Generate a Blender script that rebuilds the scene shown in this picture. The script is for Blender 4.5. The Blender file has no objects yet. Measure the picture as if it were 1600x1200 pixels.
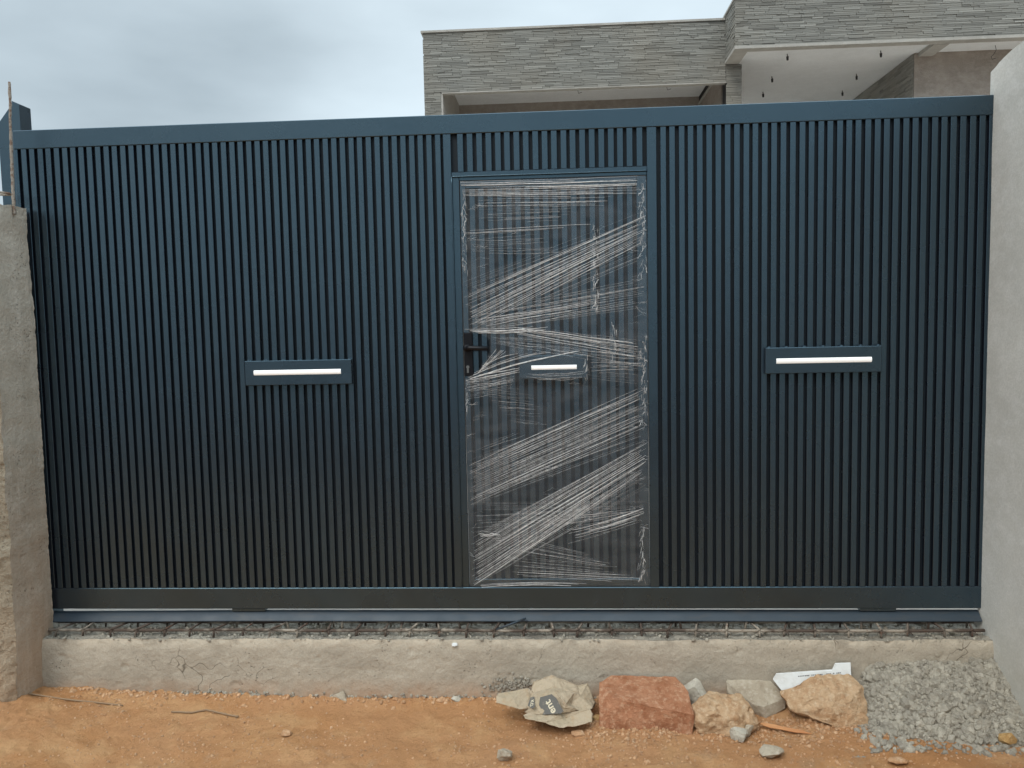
import bpy, bmesh, math, random
import numpy as np
from mathutils import Vector, Matrix, noise
from math import radians, sin, cos, pi
R = random.Random(7)
S = bpy.context.scene
COL = S.collection

# ------------------------------------------------------------------ camera
F = 1200.0                                   # focal length in pixels of a 1600 px wide picture
dn = np.array([340, 16100, F]); dn /= np.linalg.norm(dn)
xm = np.array([-21460, 381.0, F]); xm -= xm.dot(dn) * dn; xm /= np.linalg.norm(xm)
AX, AZ = -xm, -dn
AY = np.cross(AZ, AX)
CAM = np.array([0.0, -3.69, 1.387])
cd = bpy.data.cameras.new('camera'); co = bpy.data.objects.new('camera', cd); COL.objects.link(co)
A = np.stack([AX, AY, AZ])                   # rows: world axes in camera (right, down, forward)
rot = Matrix(((A[0][0], -A[0][1], -A[0][2]), (A[1][0], -A[1][1], -A[1][2]), (A[2][0], -A[2][1], -A[2][2])))
co.matrix_world = Matrix.Translation(Vector(CAM)) @ rot.to_4x4()
cd.sensor_width = 36; cd.lens = F / 1600 * 36; cd.clip_start = 0.05; cd.clip_end = 2000
S.camera = co


def P(px, py, ax, v):
    """the point of the world plane axis=v that the surveyed photo point shows"""
    c = np.array([px - 800, py - 600, F]); r = A @ c
    t = (v - CAM[ax]) / r[ax]
    return Vector(CAM + t * r)

# ------------------------------------------------------------------ world, sun, exposure
SUN_EL, SUN_AZ = radians(48), radians(212)   # azimuth from +y clockwise: behind the camera, a little left
W = bpy.data.worlds.new('World'); S.world = W; W.use_nodes = True
nt = W.node_tree; nt.nodes.clear(); N = nt.nodes.new; L = nt.links.new
wo = N('ShaderNodeOutputWorld'); bg = N('ShaderNodeBackground'); bg.inputs[1].default_value = 0.1
sk = N('ShaderNodeTexSky'); sk.sky_type = 'NISHITA'; sk.sun_disc = False
sk.sun_elevation = SUN_EL; sk.sun_rotation = SUN_AZ; sk.dust_density = 3.0
tc = N('ShaderNodeTexCoord'); mp = N('ShaderNodeMapping'); mp.inputs['Scale'].default_value = (1.0, 1.0, 2.6)
mp.inputs['Location'].default_value = (1.3, 0.4, 0.55)
n1 = N('ShaderNodeTexNoise'); n1.inputs['Scale'].default_value = 1.7; n1.inputs['Detail'].default_value = 7; n1.inputs['Roughness'].default_value = 0.45
cr = N('ShaderNodeValToRGB')
cr.color_ramp.elements[0].position = 0.36; cr.color_ramp.elements[0].color = (3.6, 4.3, 4.7, 1)
cr.color_ramp.elements[1].position = 0.66; cr.color_ramp.elements[1].color = (6.6, 7.7, 8.3, 1)
sx = N('ShaderNodeSeparateXYZ')
ma = N('ShaderNodeMapRange'); ma.inputs['From Min'].default_value = -0.45; ma.inputs['From Max'].default_value = 0.55
ma.inputs['To Min'].default_value = -0.10; ma.inputs['To Max'].default_value = 0.19
hz = N('ShaderNodeMapRange'); hz.inputs['From Min'].default_value = 0.0; hz.inputs['From Max'].default_value = 0.42
hz.inputs['To Min'].default_value = 0.24; hz.inputs['To Max'].default_value = 0.0
ad = N('ShaderNodeMath'); ad.operation = 'ADD'; ad2 = N('ShaderNodeMath'); ad2.operation = 'ADD'
mx = N('ShaderNodeMix'); mx.data_type = 'RGBA'; mx.inputs[0].default_value = 0.86
L(tc.outputs['Generated'], mp.inputs[0]); L(mp.outputs[0], n1.inputs['Vector']); L(tc.outputs['Generated'], sx.inputs[0])
L(sx.outputs[0], ma.inputs[0]); L(sx.outputs[2], hz.inputs[0])
L(n1.outputs[0], ad.inputs[0]); L(ma.outputs[0], ad.inputs[1]); L(ad.outputs[0], ad2.inputs[0]); L(hz.outputs[0], ad2.inputs[1])
L(ad2.outputs[0], cr.inputs[0]); L(sk.outputs[0], mx.inputs[6]); L(cr.outputs[0], mx.inputs[7])
zb = N('ShaderNodeMapRange'); zb.inputs['From Min'].default_value = 0.40; zb.inputs['From Max'].default_value = 1.0
zb.inputs['To Min'].default_value = 1.0; zb.inputs['To Max'].default_value = 3.2     # an overcast sky is brightest overhead
zs = N('ShaderNodeVectorMath'); zs.operation = 'SCALE'; L(sx.outputs[2], zb.inputs[0]); L(mx.outputs[2], zs.inputs[0]); L(zb.outputs[0], zs.inputs['Scale'])
L(zs.outputs[0], bg.inputs[0]); L(bg.outputs[0], wo.inputs[0])
sd = bpy.data.lights.new('sun', 'SUN'); sd.energy = 1.15; sd.angle = radians(24); sd.color = (1.0, 0.95, 0.87)
so = bpy.data.objects.new('sun', sd); COL.objects.link(so)
sv = Vector((sin(SUN_AZ) * cos(SUN_EL), cos(SUN_AZ) * cos(SUN_EL), sin(SUN_EL)))
so.rotation_euler = sv.to_track_quat('Z', 'Y').to_euler(); so.location = (0, -6, 8)
V = S.view_settings; V.view_transform = 'Standard'; V.look = 'None'; V.exposure = 0.36; V.gamma = 1; V.use_curve_mapping = False

# ------------------------------------------------------------------ materials
def srgb(r, g, b):
    f = lambda c: (c / 255 / 12.92) if c / 255 <= 0.04045 else ((c / 255 + 0.055) / 1.055) ** 2.4
    return (f(r), f(g), f(b), 1)


class Mat:
    def __init__(s, name):
        s.m = bpy.data.materials.new(name); s.m.use_nodes = True; s.t = s.m.node_tree; s.t.nodes.clear()
        s.out = s.n('ShaderNodeOutputMaterial'); s.b = s.n('ShaderNodeBsdfPrincipled'); s.l(s.b.outputs[0], s.out.inputs[0])
        s.g = s.n('ShaderNodeNewGeometry'); s.vec = s.g.outputs['Position']; s.c = None; s.h = None

    def n(s, k, **kw):
        o = s.t.nodes.new(k)
        for a, v in kw.items(): setattr(o, a, v)
        return o

    def l(s, a, b): s.t.links.new(a, b)

    def coords(s, scale):
        m = s.n('ShaderNodeMapping'); m.inputs['Scale'].default_value = scale; s.l(s.vec, m.inputs[0]); return m.outputs[0]

    def noise(s, scale, detail=5, rough=0.55, stretch=(1, 1, 1), lo=0.35, hi=0.65, dist=0.0):
        t = s.n('ShaderNodeTexNoise'); t.inputs['Scale'].default_value = scale; t.inputs['Detail'].default_value = detail
        t.inputs['Roughness'].default_value = rough; t.inputs['Distortion'].default_value = dist
        s.l(s.coords(stretch), t.inputs['Vector'])
        r = s.n('ShaderNodeMapRange'); r.inputs['From Min'].default_value = lo; r.inputs['From Max'].default_value = hi; r.clamp = True
        s.l(t.outputs[0], r.inputs[0]); return r.outputs[0]

    def cells(s, scale, lo=0.0, hi=0.3, feature='DISTANCE_TO_EDGE', stretch=(1, 1, 1), warp=0.0):
        t = s.n('ShaderNodeTexVoronoi', feature=feature); t.inputs['Scale'].default_value = scale
        v = s.coords(stretch)
        if warp:
            w = s.n('ShaderNodeTexNoise'); w.inputs['Scale'].default_value = scale * 1.5; s.l(v, w.inputs['Vector'])
            x = s.n('ShaderNodeVectorMath', operation='MULTIPLY_ADD'); x.inputs[1].default_value = (warp, warp, warp)
            s.l(w.outputs[1], x.inputs[0]); s.l(v, x.inputs[2]); v = x.outputs[0]
        s.l(v, t.inputs['Vector'])
        r = s.n('ShaderNodeMapRange'); r.inputs['From Min'].default_value = lo; r.inputs['From Max'].default_value = hi; r.clamp = True
        s.l(t.outputs[0], r.inputs[0]); return r.outputs[0]

    def base(s, col):
        r = s.n('ShaderNodeRGB'); r.outputs[0].default_value = (*col[:3], 1); s.c = r.outputs[0]; return s

    def mix(s, fac, col, amt=1.0, mode='MIX'):
        m = s.n('ShaderNodeMix', data_type='RGBA', blend_type=mode)
        if amt != 1.0:
            k = s.n('ShaderNodeMath', operation='MULTIPLY'); k.inputs[1].default_value = amt; s.l(fac, k.inputs[0]); fac = k.outputs[0]
        s.l(fac, m.inputs[0]); s.l(s.c, m.inputs[6]); m.inputs[7].default_value = (*col[:3], 1); s.c = m.outputs[2]; return s

    def tone(s, attr='tone', lo=0.6, hi=1.4):
        a = s.n('ShaderNodeAttribute', attribute_name=attr); r = s.n('ShaderNodeMapRange'); r.inputs['To Min'].default_value = lo; r.inputs['To Max'].default_value = hi
        s.l(a.outputs['Fac'], r.inputs[0]); v = s.n('ShaderNodeVectorMath', operation='SCALE'); s.l(s.c, v.inputs[0]); s.l(r.outputs[0], v.inputs['Scale'])
        s.c = v.outputs[0]; return s

    def mul(s, a, b):
        k = s.n('ShaderNodeMath', operation='MULTIPLY'); s.l(a, k.inputs[0])
        if isinstance(b, float): k.inputs[1].default_value = b
        else: s.l(b, k.inputs[1])
        return k.outputs[0]

    def axis(s, i, lo, hi):
        x = s.n('ShaderNodeSeparateXYZ'); s.l(s.g.outputs['Position'], x.inputs[0])
        r = s.n('ShaderNodeMapRange'); r.inputs['From Min'].default_value = lo; r.inputs['From Max'].default_value = hi; r.clamp = True
        s.l(x.outputs[i], r.inputs[0]); return r.outputs[0]

    def height(s, h, dist):
        b = s.n('ShaderNodeBump'); b.inputs['Distance'].default_value = dist; b.inputs['Strength'].default_value = 1.0
        s.l(h, b.inputs['Height'])
        if s.h is not None: s.l(s.h, b.inputs['Normal'])
        s.h = b.outputs[0]; return s

    def done(s, rough=0.9, spec=0.3, **kw):
        if s.c is not None: s.l(s.c, s.b.inputs['Base Color'])
        if s.h is not None: s.l(s.h, s.b.inputs['Normal'])
        if isinstance(rough, float): s.b.inputs['Roughness'].default_value = rough
        else: s.l(rough, s.b.inputs['Roughness'])
        s.b.inputs['Specular IOR Level'].default_value = spec
        for k, v in kw.items(): s.b.inputs[k.replace('_', ' ')].default_value = v
        return s.m

    def rr(s, h, lo, hi):
        r = s.n('ShaderNodeMapRange'); r.inputs['To Min'].default_value = lo; r.inputs['To Max'].default_value = hi; s.l(h, r.inputs[0]); return r.outputs[0]


def m_gate():
    m = Mat('gate paint').base((0.0072, 0.0068, 0.0125))
    m.mix(m.noise(1.3, 4, 0.6, (1, 1, 0.6)), (0.0078, 0.0072, 0.0118), 0.8)
    m.mix(m.noise(160, 2, 0.5, lo=0.68, hi=0.76), (0.06, 0.06, 0.06), 0.25)
    m.mix(m.mul(m.axis(2, 0.22, 0.0), m.noise(9, 6, 0.7, lo=0.3, hi=0.8)), (0.06, 0.055, 0.05), 0.25)
    m.height(m.noise(4, 3, 0.5), 0.0007)
    m.height(m.noise(900, 2, 0.5), 0.00012)
    return m.done(m.rr(m.noise(2.2, 5, 0.6), 0.22, 0.32), 0.8, IOR=1.75, Specular_Tint=(0.50, 0.82, 1.0, 1))


def m_concrete(name, c0, c1, c2, bump=0.003, stretch=(1, 1, 1), pits=True, streak=False):
    m = Mat(name).base(c0)
    m.mix(m.noise(2.3, 7, 0.62, stretch), c1)
    m.mix(m.noise(11, 6, 0.65, (1, 1, 1.4), 0.45, 0.7), c2, 0.7)
    if streak:
        m.mix(m.noise(7, 4, 0.6, (1, 1, 0.10), 0.5, 0.7), c1, 0.9); m.mix(m.noise(13, 4, 0.6, (1, 1, 0.07), 0.56, 0.7), c2, 0.9)
    m.mix(m.noise(120, 3, 0.6), (c0[0] * .55, c0[1] * .55, c0[2] * .55), 0.30)
    if pits:
        p = m.mul(m.cells(60, 0.26, 0.12, 'F1', warp=0.02), m.noise(6, 3, lo=0.52, hi=0.62))
        m.mix(p, (c0[0] * .3, c0[1] * .3, c0[2] * .3), 0.8)
        i = m.n('ShaderNodeMath', operation='SUBTRACT'); i.inputs[0].default_value = 1; m.l(p, i.inputs[1]); m.height(i.outputs[0], bump)
    m.height(m.noise(55, 8, 0.7), bump)
    m.height(m.noise(7, 4, 0.5), bump * 0.8)
    return m


M = {}
M['gate'] = m_gate()
m = Mat('groove backing paint').base((0.006, 0.012, 0.018)); M['backing'] = m.done(0.55, 0.3)
m = Mat('track steel').base((0.022, 0.036, 0.05)); m.mix(m.noise(30, 5, 0.7, (0.2, 1, 1), 0.5, 0.7), (0.07, 0.06, 0.05), 0.35)
m.height(m.noise(5, 3, 0.5, (0.4, 1, 1)), 0.001); M['track'] = m.done(m.rr(m.noise(8, 4), 0.45, 0.6), 0.5)
m = Mat('black hardware'); m.base((0.004, 0.004, 0.006)); M['black'] = m.done(0.42, 0.25)
m = Mat('cylinder metal'); m.base((0.25, 0.25, 0.24)); M['steel'] = m.done(0.35, 0.5, Metallic=1.0)
m = Mat('lamp diffuser').base((0.8, 0.8, 0.78)); M['lamp'] = m.done(0.4, 0.4, Emission_Color=(1, 0.99, 0.96, 1), Emission_Strength=0.22)

m = m_concrete('beam concrete', srgb(178, 169, 153), srgb(160, 151, 136), srgb(188, 179, 163), 0.0018)
m.mix(m.mul(m.axis(2, -0.30, -0.42), m.noise(6, 6, 0.7, lo=0.3, hi=0.6)), srgb(168, 120, 80), 0.75)
m.mix(m.noise(3.1, 5, 0.6, (0.6, 1, 2.2), 0.52, 0.7), srgb(140, 131, 117), 0.5)
m.mix(m.mul(m.axis(2, -0.17, -0.125), m.noise(8, 6, 0.7, (1, 1, 1), 0.4, 0.55)), srgb(196, 186, 168), 0.8)
ck = m.mul(m.cells(4.5, 0.012, 0.004, warp=.22), m.noise(2.6, 3, lo=.56, hi=.62)); m.mix(ck, srgb(96, 88, 76), .8)
M['beam'] = m.done(0.93, 0.2)
m = m_concrete('chipped crust', srgb(176, 168, 154), srgb(130, 124, 114), srgb(190, 182, 166), 0.006)
m.mix(m.cells(60, 0.0, 0.12), srgb(98, 92, 84), 0.0); M['crust'] = m.done(0.95, 0.15)
m = m_concrete('pillar concrete', srgb(200, 192, 177), srgb(174, 166, 151), srgb(212, 204, 190), 0.003, streak=True)
m.mix(m.mul(m.axis(2, 0.9, -0.42), m.noise(5, 5, 0.6, (1, 1, .3), lo=0.2, hi=0.6)), srgb(158, 122, 88), 0.75); M['pillar'] = m.done(0.92, 0.2)
m = m_concrete('rough pillar cheek', srgb(184, 172, 152), srgb(160, 147, 127), srgb(196, 186, 166), 0.009)
m.mix(m.mul(m.axis(2, 0.2, -0.40), m.noise(4, 5, 0.6, lo=0.2, hi=0.55)), srgb(186, 142, 102), 0.5); M['cheek'] = m.done(0.95, 0.15)
m = m_concrete('smooth plaster', srgb(206, 206, 200), srgb(192, 192, 186), srgb(214, 214, 210), 0.0005, pits=False)
m.mix(m.mul(m.axis(2, 0.15, -0.35), m.noise(4, 5, lo=0.2, hi=0.7)), srgb(166, 158, 138), 0.6); M['plaster'] = m.done(0.88, 0.25)
m = m_concrete('house render', srgb(176, 174, 168), srgb(160, 158, 152), srgb(184, 182, 176), 0.002, pits=False); M['render'] = m.done(0.95, 0.1)
m = m_concrete('house ceiling', srgb(228, 231, 232), srgb(220, 223, 224), srgb(232, 235, 236), 0.001, pits=False); M['ceiling'] = m.done(0.95, 0.1)
m = m_concrete('raw cement wall', srgb(168, 160, 152), srgb(150, 142, 134), srgb(184, 176, 168), 0.004, pits=False); M['raw'] = m.done(0.95, 0.1)
m = Mat('ledge stone').base(srgb(132, 132, 127)); m.tone(lo=0.55, hi=1.45)
m.mix(m.noise(1.1, 3, lo=0.45, hi=0.7), srgb(140, 132, 118), 0.35); m.height(m.noise(60, 5, 0.7), 0.0015); M['stone'] = m.done(0.9, 0.2)
m = Mat('stone joint').base((0.05, 0.05, 0.05)); M['joint'] = m.done(0.95, 0.1)
m = Mat('laterite soil').base(srgb(196, 148, 107))
m.mix(m.noise(1.6, 6, 0.6), srgb(188, 136, 90)); m.mix(m.noise(6, 7, 0.65, (1, 1, 1), 0.48, 0.68), srgb(212, 168, 122), 0.7)
m.mix(m.noise(3.3, 6, 0.7, lo=0.58, hi=0.72), srgb(176, 150, 122), 0.6)
m.mix(m.noise(150, 4, 0.7, lo=0.55, hi=0.75), srgb(214, 172, 130), 0.5); m.mix(m.noise(90, 4, 0.7, lo=0.62, hi=0.72), srgb(122, 84, 56), 0.55)
m.mix(m.axis(1, 0.0, 0.1), srgb(212, 204, 194), 0.94)
m.mix(m.axis(1, -3.6, -4.3), (0.055, 0.052, 0.05), 0.96)     # the surfaced street beyond the soil verge
m.height(m.noise(45, 8, 0.7), 0.006); m.height(m.noise(260, 4, 0.7), 0.0018); M['soil'] = m.done(0.95, 0.12)
for nm, a, b, c in (('gravel', (180, 173, 158), (160, 153, 140), (192, 185, 170)), ('pebble', (212, 172, 134), (190, 146, 108), (224, 194, 162)),
                    ('red_rock', (190, 138, 106), (160, 106, 76), (212, 174, 142)), ('tan_rock', (206, 176, 142), (180, 142, 106), (220, 198, 168)),
                    ('grey_rock', (192, 180, 160), (172, 158, 138), (206, 196, 178)), ('pale_rock', (202, 196, 180), (180, 172, 156), (216, 210, 198)),
                    ('yellow_rock', (200, 164, 112), (184, 146, 96), (212, 184, 140)), ('dull_rock', (160, 128, 98), (134, 104, 78), (176, 148, 116))):
    m = Mat(nm + ' surface').base(srgb(*a)); m.mix(m.noise(14, 6, 0.65), srgb(*b)); m.mix(m.noise(40, 5, 0.7, lo=0.5, hi=0.7), srgb(*c), 0.8)
    if nm in ('gravel', 'pebble'): m.tone(lo=0.80, hi=1.16)
    m.height(m.noise(38, 7, 0.7), 0.005); m.height(m.noise(170, 4, 0.7), 0.0015); M[nm] = m.done(0.93, 0.15)
m = Mat('cement crusted steel').base(srgb(150, 142, 132)); m.mix(m.noise(60, 4, lo=0.5, hi=0.6), srgb(112, 86, 70), 0.8); m.height(m.noise(120, 4), 0.002); M['crusted_bar'] = m.done(0.9, 0.2)
m = Mat('dirty rebar').base(srgb(84, 72, 64)); m.mix(m.noise(7, 5, lo=0.48, hi=0.60), srgb(160, 150, 136), 0.85); m.mix(m.noise(60, 4, lo=0.6, hi=0.7), srgb(96, 62, 44), 0.8)
m.height(m.noise(150, 4), 0.0015); M['rebar'] = m.done(0.85, 0.25)
m = Mat('kraft paper').base(srgb(172, 156, 134)); m.mix(m.noise(9, 5), srgb(160, 146, 122), 0.8); m.mix(m.noise(30, 5, lo=0.55, hi=0.75), srgb(162, 132, 98), 0.5)
m.height(m.cells(26, 0.0, 0.5, warp=0.05), 0.003); m.height(m.noise(50, 4), 0.0015); M['paper'] = m.done(0.85, 0.2)
m = Mat('grey print').base(srgb(98, 96, 92)); m.mix(m.noise(60, 4, lo=0.55, hi=0.7), srgb(140, 132, 118), 0.5); M['print'] = m.done(0.8, 0.2)
m = Mat('pale lettering').base(srgb(204, 194, 170)); M['letter'] = m.done(0.8, 0.2)
m = Mat('white board').base(srgb(206, 208, 206)); m.mix(m.noise(18, 5, lo=0.45, hi=0.7), srgb(178, 176, 168), 0.6); m.height(m.noise(40, 4), 0.001); M['board'] = m.done(0.7, 0.3)
m = Mat('small dark print').base(srgb(96, 98, 100)); M['ink'] = m.done(0.7, 0.2)
m = Mat('dry wood').base(srgb(196, 146, 102)); m.mix(m.noise(30, 4, stretch=(0.2, 1, 1)), srgb(168, 112, 74), 0.7); M['wood'] = m.done(0.9, 0.2)
m = Mat('twine').base(srgb(140, 118, 94)); M['twine'] = m.done(0.9, 0.2)
m = Mat('lamp socket plastic').base(srgb(58, 58, 58)); M['socket'] = m.done(0.6, 0.3)

# thin stretched film: mostly clear, a little milky, glossy
def m_film(name, clear_lo, clear_hi, rough, milk, scale):
    q = bpy.data.materials.new(name); q.use_nodes = True; t = q.node_tree; t.nodes.clear(); n = t.nodes.new; l = t.links.new
    o = n('ShaderNodeOutputMaterial'); tr = n('ShaderNodeBsdfTransparent'); p = n('ShaderNodeBsdfPrincipled'); x = n('ShaderNodeMixShader')
    p.inputs['Base Color'].default_value = milk; p.inputs['Roughness'].default_value = rough; p.inputs['Specular IOR Level'].default_value = 0.6
    g = n('ShaderNodeNewGeometry'); mp = n('ShaderNodeMapping'); mp.inputs['Scale'].default_value = scale
    z = n('ShaderNodeTexNoise'); z.inputs['Scale'].default_value = 1; z.inputs['Detail'].default_value = 6; l(g.outputs['Position'], mp.inputs[0]); l(mp.outputs[0], z.inputs[0])
    r = n('ShaderNodeMapRange'); r.inputs['From Min'].default_value = 0.35; r.inputs['From Max'].default_value = 0.7; r.inputs['To Min'].default_value = clear_hi; r.inputs['To Max'].default_value = clear_lo
    b = n('ShaderNodeBump'); b.inputs['Distance'].default_value = 0.004; l(z.outputs[0], b.inputs['Height']); l(b.outputs[0], p.inputs['Normal'])
    l(z.outputs[0], r.inputs[0]); l(r.outputs[0], x.inputs[0]); l(p.outputs[0], x.inputs[1]); l(tr.outputs[0], x.inputs[2]); l(x.outputs[0], o.inputs[0])
    return q
M['film'] = m_film('clear stretch film', 0.88, 0.965, 0.2, (0.40, 0.42, 0.44, 1), (7, 1, 16))
M['crease'] = m_film('stretched film ridge', 0.05, 0.45, 0.3, (0.85, 0.85, 0.84, 1), (60, 1, 60))
M['crease_faint'] = m_film('faint film ridge', 0.30, 0.75, 0.3, (0.8, 0.8, 0.79, 1), (60, 1, 60))

# ------------------------------------------------------------------ mesh helpers
class MB:
    def __init__(s): s.v = []; s.f = []; s.tone = []; s.mi = []
    def add(s, vs, fs, tone=0.5, mi=0):
        o = len(s.v); s.v += [tuple(v) for v in vs]
        for f in fs: s.f.append(tuple(i + o for i in f)); s.tone.append(tone); s.mi.append(mi)
        return s
    def box(s, a, b, tone=0.5, mi=0, jit=0.0):
        x0, y0, z0 = a; x1, y1, z1 = b
        vs = [(x0, y0, z0), (x1, y0, z0), (x1, y1, z0), (x0, y1, z0), (x0, y0, z1), (x1, y0, z1), (x1, y1, z1), (x0, y1, z1)]
        if jit: vs = [(x + R.uniform(-jit, jit), y + R.uniform(-jit, jit), z + R.uniform(-jit, jit)) for x, y, z in vs]
        return s.add(vs, [(0, 3, 2, 1), (4, 5, 6, 7), (0, 1, 5, 4), (1, 2, 6, 5), (2, 3, 7, 6), (3, 0, 4, 7)], tone, mi)
    def prism(s, pts, d0, d1, axis=1, tone=0.5, mi=0):
        """polygon pts in the two other axes, extruded along axis"""
        n = len(pts)
        def mk(p, d):
            if axis == 1: return (p[0], d, p[1])
            if axis == 0: return (d, p[0], p[1])
            return (p[0], p[1], d)
        vs = [mk(p, d0) for p in pts] + [mk(p, d1) for p in pts]
        fs = [tuple(range(n)), tuple(range(2 * n - 1, n - 1, -1))] + [(i, i + n, (i + 1) % n + n, (i + 1) % n) for i in range(n)]
        return s.add(vs, fs, tone, mi)
    def tube(s, path, r, k=6, cap=True, jit=0.0, tone=0.5, squash=1.0):
        path = [Vector(p) for p in path]; o = []; n = len(path)
        rs = r if isinstance(r, (list, tuple)) else [r] * n
        for i, p in enumerate(path):
            t = (path[min(i + 1, n - 1)] - path[max(i - 1, 0)]).normalized()
            up = Vector((0, -1, 0)) if abs(t.y) < 0.9 else Vector((0, 0, 1))
            a = t.cross(up).normalized(); b = a.cross(t)
            for j in range(k):
                an = 2 * pi * j / k; q = rs[i] * (1 + R.uniform(-jit, jit))
                o.append(p + a * cos(an) * q + b * sin(an) * q * squash)
        fs = [(i * k + j, i * k + (j + 1) % k, (i + 1) * k + (j + 1) % k, (i + 1) * k + j) for i in range(n - 1) for j in range(k)]
        if cap: fs += [tuple(range(k - 1, -1, -1)), tuple((n - 1) * k + j for j in range(k))]
        return s.add(o, fs, tone)
    def build(s, name, mat, parent=None, smooth=False, bevel=0.0, kind=None, recalc=True):
        me = bpy.data.meshes.new(name); me.from_pydata(s.v, [], s.f)
        for mm in (mat if isinstance(mat, (list, tuple)) else [mat]): me.materials.append(mm)
        at = me.attributes.new('tone', 'FLOAT', 'FACE'); at.data.foreach_set('value', s.tone)
        me.polygons.foreach_set('material_index', s.mi)
        if recalc or bevel:
            bm = bmesh.new(); bm.from_mesh(me)
            if bevel: bmesh.ops.bevel(bm, geom=list(bm.edges), offset=bevel, segments=1, affect='EDGES', profile=0.5)
            if recalc: bmesh.ops.recalc_face_normals(bm, faces=bm.faces)
            bm.to_mesh(me); bm.free()
        if smooth: me.polygons.foreach_set('use_smooth', [True] * len(me.polygons))
        me.update(); return link(name, me, parent, kind)


def link(name, data, parent=None, kind=None):
    o = bpy.data.objects.new(name, data); COL.objects.link(o)
    if parent is not None: o.parent = parent; o.matrix_parent_inverse = parent.matrix_world.inverted()
    if kind: o['kind'] = kind
    return o


def tag(o, label, cat, group=None):
    o['label'] = label; o['category'] = cat
    if group: o['group'] = group
    return o


def empty(name, loc=(0, 0, 0)):
    o = bpy.data.objects.new(name, None); COL.objects.link(o); o.location = loc; o.empty_display_size = 0.1
    bpy.context.view_layer.update(); return o


def fbm(v, s, o=4):
    return noise.fractal(Vector(v) * s, 1.0, 2.0, o)


def grid_face(mb, p00, du, dv, nu, nv, disp, mi=0):
    """displaced rectangular sheet; disp(u,v,point)->Vector offset"""
    p00, du, dv = Vector(p00), Vector(du), Vector(dv); vs = []
    for j in range(nv + 1):
        for i in range(nu + 1):
            u, v = i / nu, j / nv; p = p00 + du * u + dv * v; vs.append(p + disp(u, v, p))
    fs = [(j * (nu + 1) + i, j * (nu + 1) + i + 1, (j + 1) * (nu + 1) + i + 1, (j + 1) * (nu + 1) + i) for j in range(nv) for i in range(nu)]
    mb.add(vs, fs, 0.5, mi)

# ------------------------------------------------------------------ ground: one sheet
PILE = [(1.20, -0.33), (1.95, -0.60)]
def front_h(x, y):
    """height of the soil in front of the beam"""
    d = -0.11 - y
    z = -0.410 - 0.035 * min(max(d, 0) / 0.5, 1.0)
    z += 0.018 * noise.noise((x * 1.7, y * 2.3, 3.1)) + 0.010 * noise.noise((x * 5, y * 6, 7.7))
    z += 0.012 * math.exp(-((d - 0.02) / 0.05) ** 2) * (0.6 + noise.noise((x * 4, 0, 1)))
    if x < -1.9: z += 0.115 * min((-1.9 - x) / 0.75, 1) ** 1.5 * (0.35 + 0.65 * min(max(d, 0) / 0.16, 1))
    z += 0.022 * math.exp(-((x + 2.05) / 0.5) ** 2) * math.exp(-(d / .12) ** 2)
    z += math.exp(-(max(d, 0) / .06) ** 2) * (0.016 * abs(fbm((x, y, 9), 16, 4)) + 0.004)
    if x < -2.2: z += 0.014 * abs(fbm((x, y, 9), 22, 4)) * min((-2.2 - x) / .3, 1)
    z += 0.008 * noise.noise((x * 9 + 2, y * 12, 4)) + 0.006 * fbm((x, y, 0), 18, 4) + 0.002 * fbm((x, y, 5), 70, 2)
    return z
def ground_h(x, y):
    if y > 0.118: return -0.092 + 0.01 * noise.noise((x * 2, y * 2, 0)) + (0.004 * fbm((x, y, 2), 14, 3) if y < 3 else 0)
    h = front_h(x, y)
    far = min(max((-y - 1.6) / 3, 0), 1); return h * (1 - far) + (-0.46) * far
xs = [-300, -120, -50, -20, -10, -6, -4.2, -3.4] + list(np.arange(-2.95, 2.6, 0.0095)) + [2.8, 3.4, 4.5, 7, 12, 25, 60, 150, 300]
ys = [-300, -120, -50, -25, -12, -6, -4, -2.8, -2.0, -1.5, -1.2, -1.0] + list(np.arange(-0.86, -0.055, 0.0095)) + [-0.03, -0.005, 0.05, 0.115, 0.122, 0.14, 0.17, 0.2, 0.3, 0.4, 0.6, 0.9, 1.3, 2, 3, 4.5, 7, 12, 25, 60, 150, 300]
g = MB(); nx, ny = len(xs), len(ys)
g.v = [(x, y, ground_h(x, y)) for y in ys for x in xs]
g.f = [(j * nx + i, j * nx + i + 1, (j + 1) * nx + i + 1, (j + 1) * nx + i) for j in range(ny - 1) for i in range(nx - 1)]
g.tone = [0.5] * len(g.f); g.mi = [0] * len(g.f)
g.build('ground', M['soil'], smooth=True, kind='structure', recalc=False)

# ------------------------------------------------------------------ rocks
def hull(pts, sub=2, amp=0.01, freq=9, seed=0, fine=0.003, soft=.03):
    bm = bmesh.new()
    for p in pts: bm.verts.new(p)
    r = bmesh.ops.convex_hull(bm, input=bm.verts)
    bmesh.ops.delete(bm, geom=[e for e in r['geom_interior'] + r['geom_unused'] if isinstance(e, bmesh.types.BMVert)], context='VERTS')
    bmesh.ops.triangulate(bm, faces=bm.faces)
    for k in range(sub):
        bmesh.ops.subdivide_edges(bm, edges=bm.edges, cuts=1, use_grid_fill=True)
        if k == 0: bmesh.ops.smooth_vert(bm, verts=bm.verts, factor=soft, use_axis_x=True, use_axis_y=True, use_axis_z=True)
    bm.normal_update()
    if amp:
        mv = []
        for v in bm.verts:
            q = Vector((seed * 3.1, seed * 1.7, seed)); d = amp * noise.fractal((v.co * freq) + q, 0.9, 2.1, 5)
            d -= amp * 0.8 * max(0, abs(noise.noise(v.co * freq * 1.3 + q * 2)) - 0.25)
            mv.append(v.normal * d + v.normal * fine * noise.noise(v.co * freq * 7 + q))
        for v, d in zip(bm.verts, mv): v.co += d
    return bm


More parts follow.
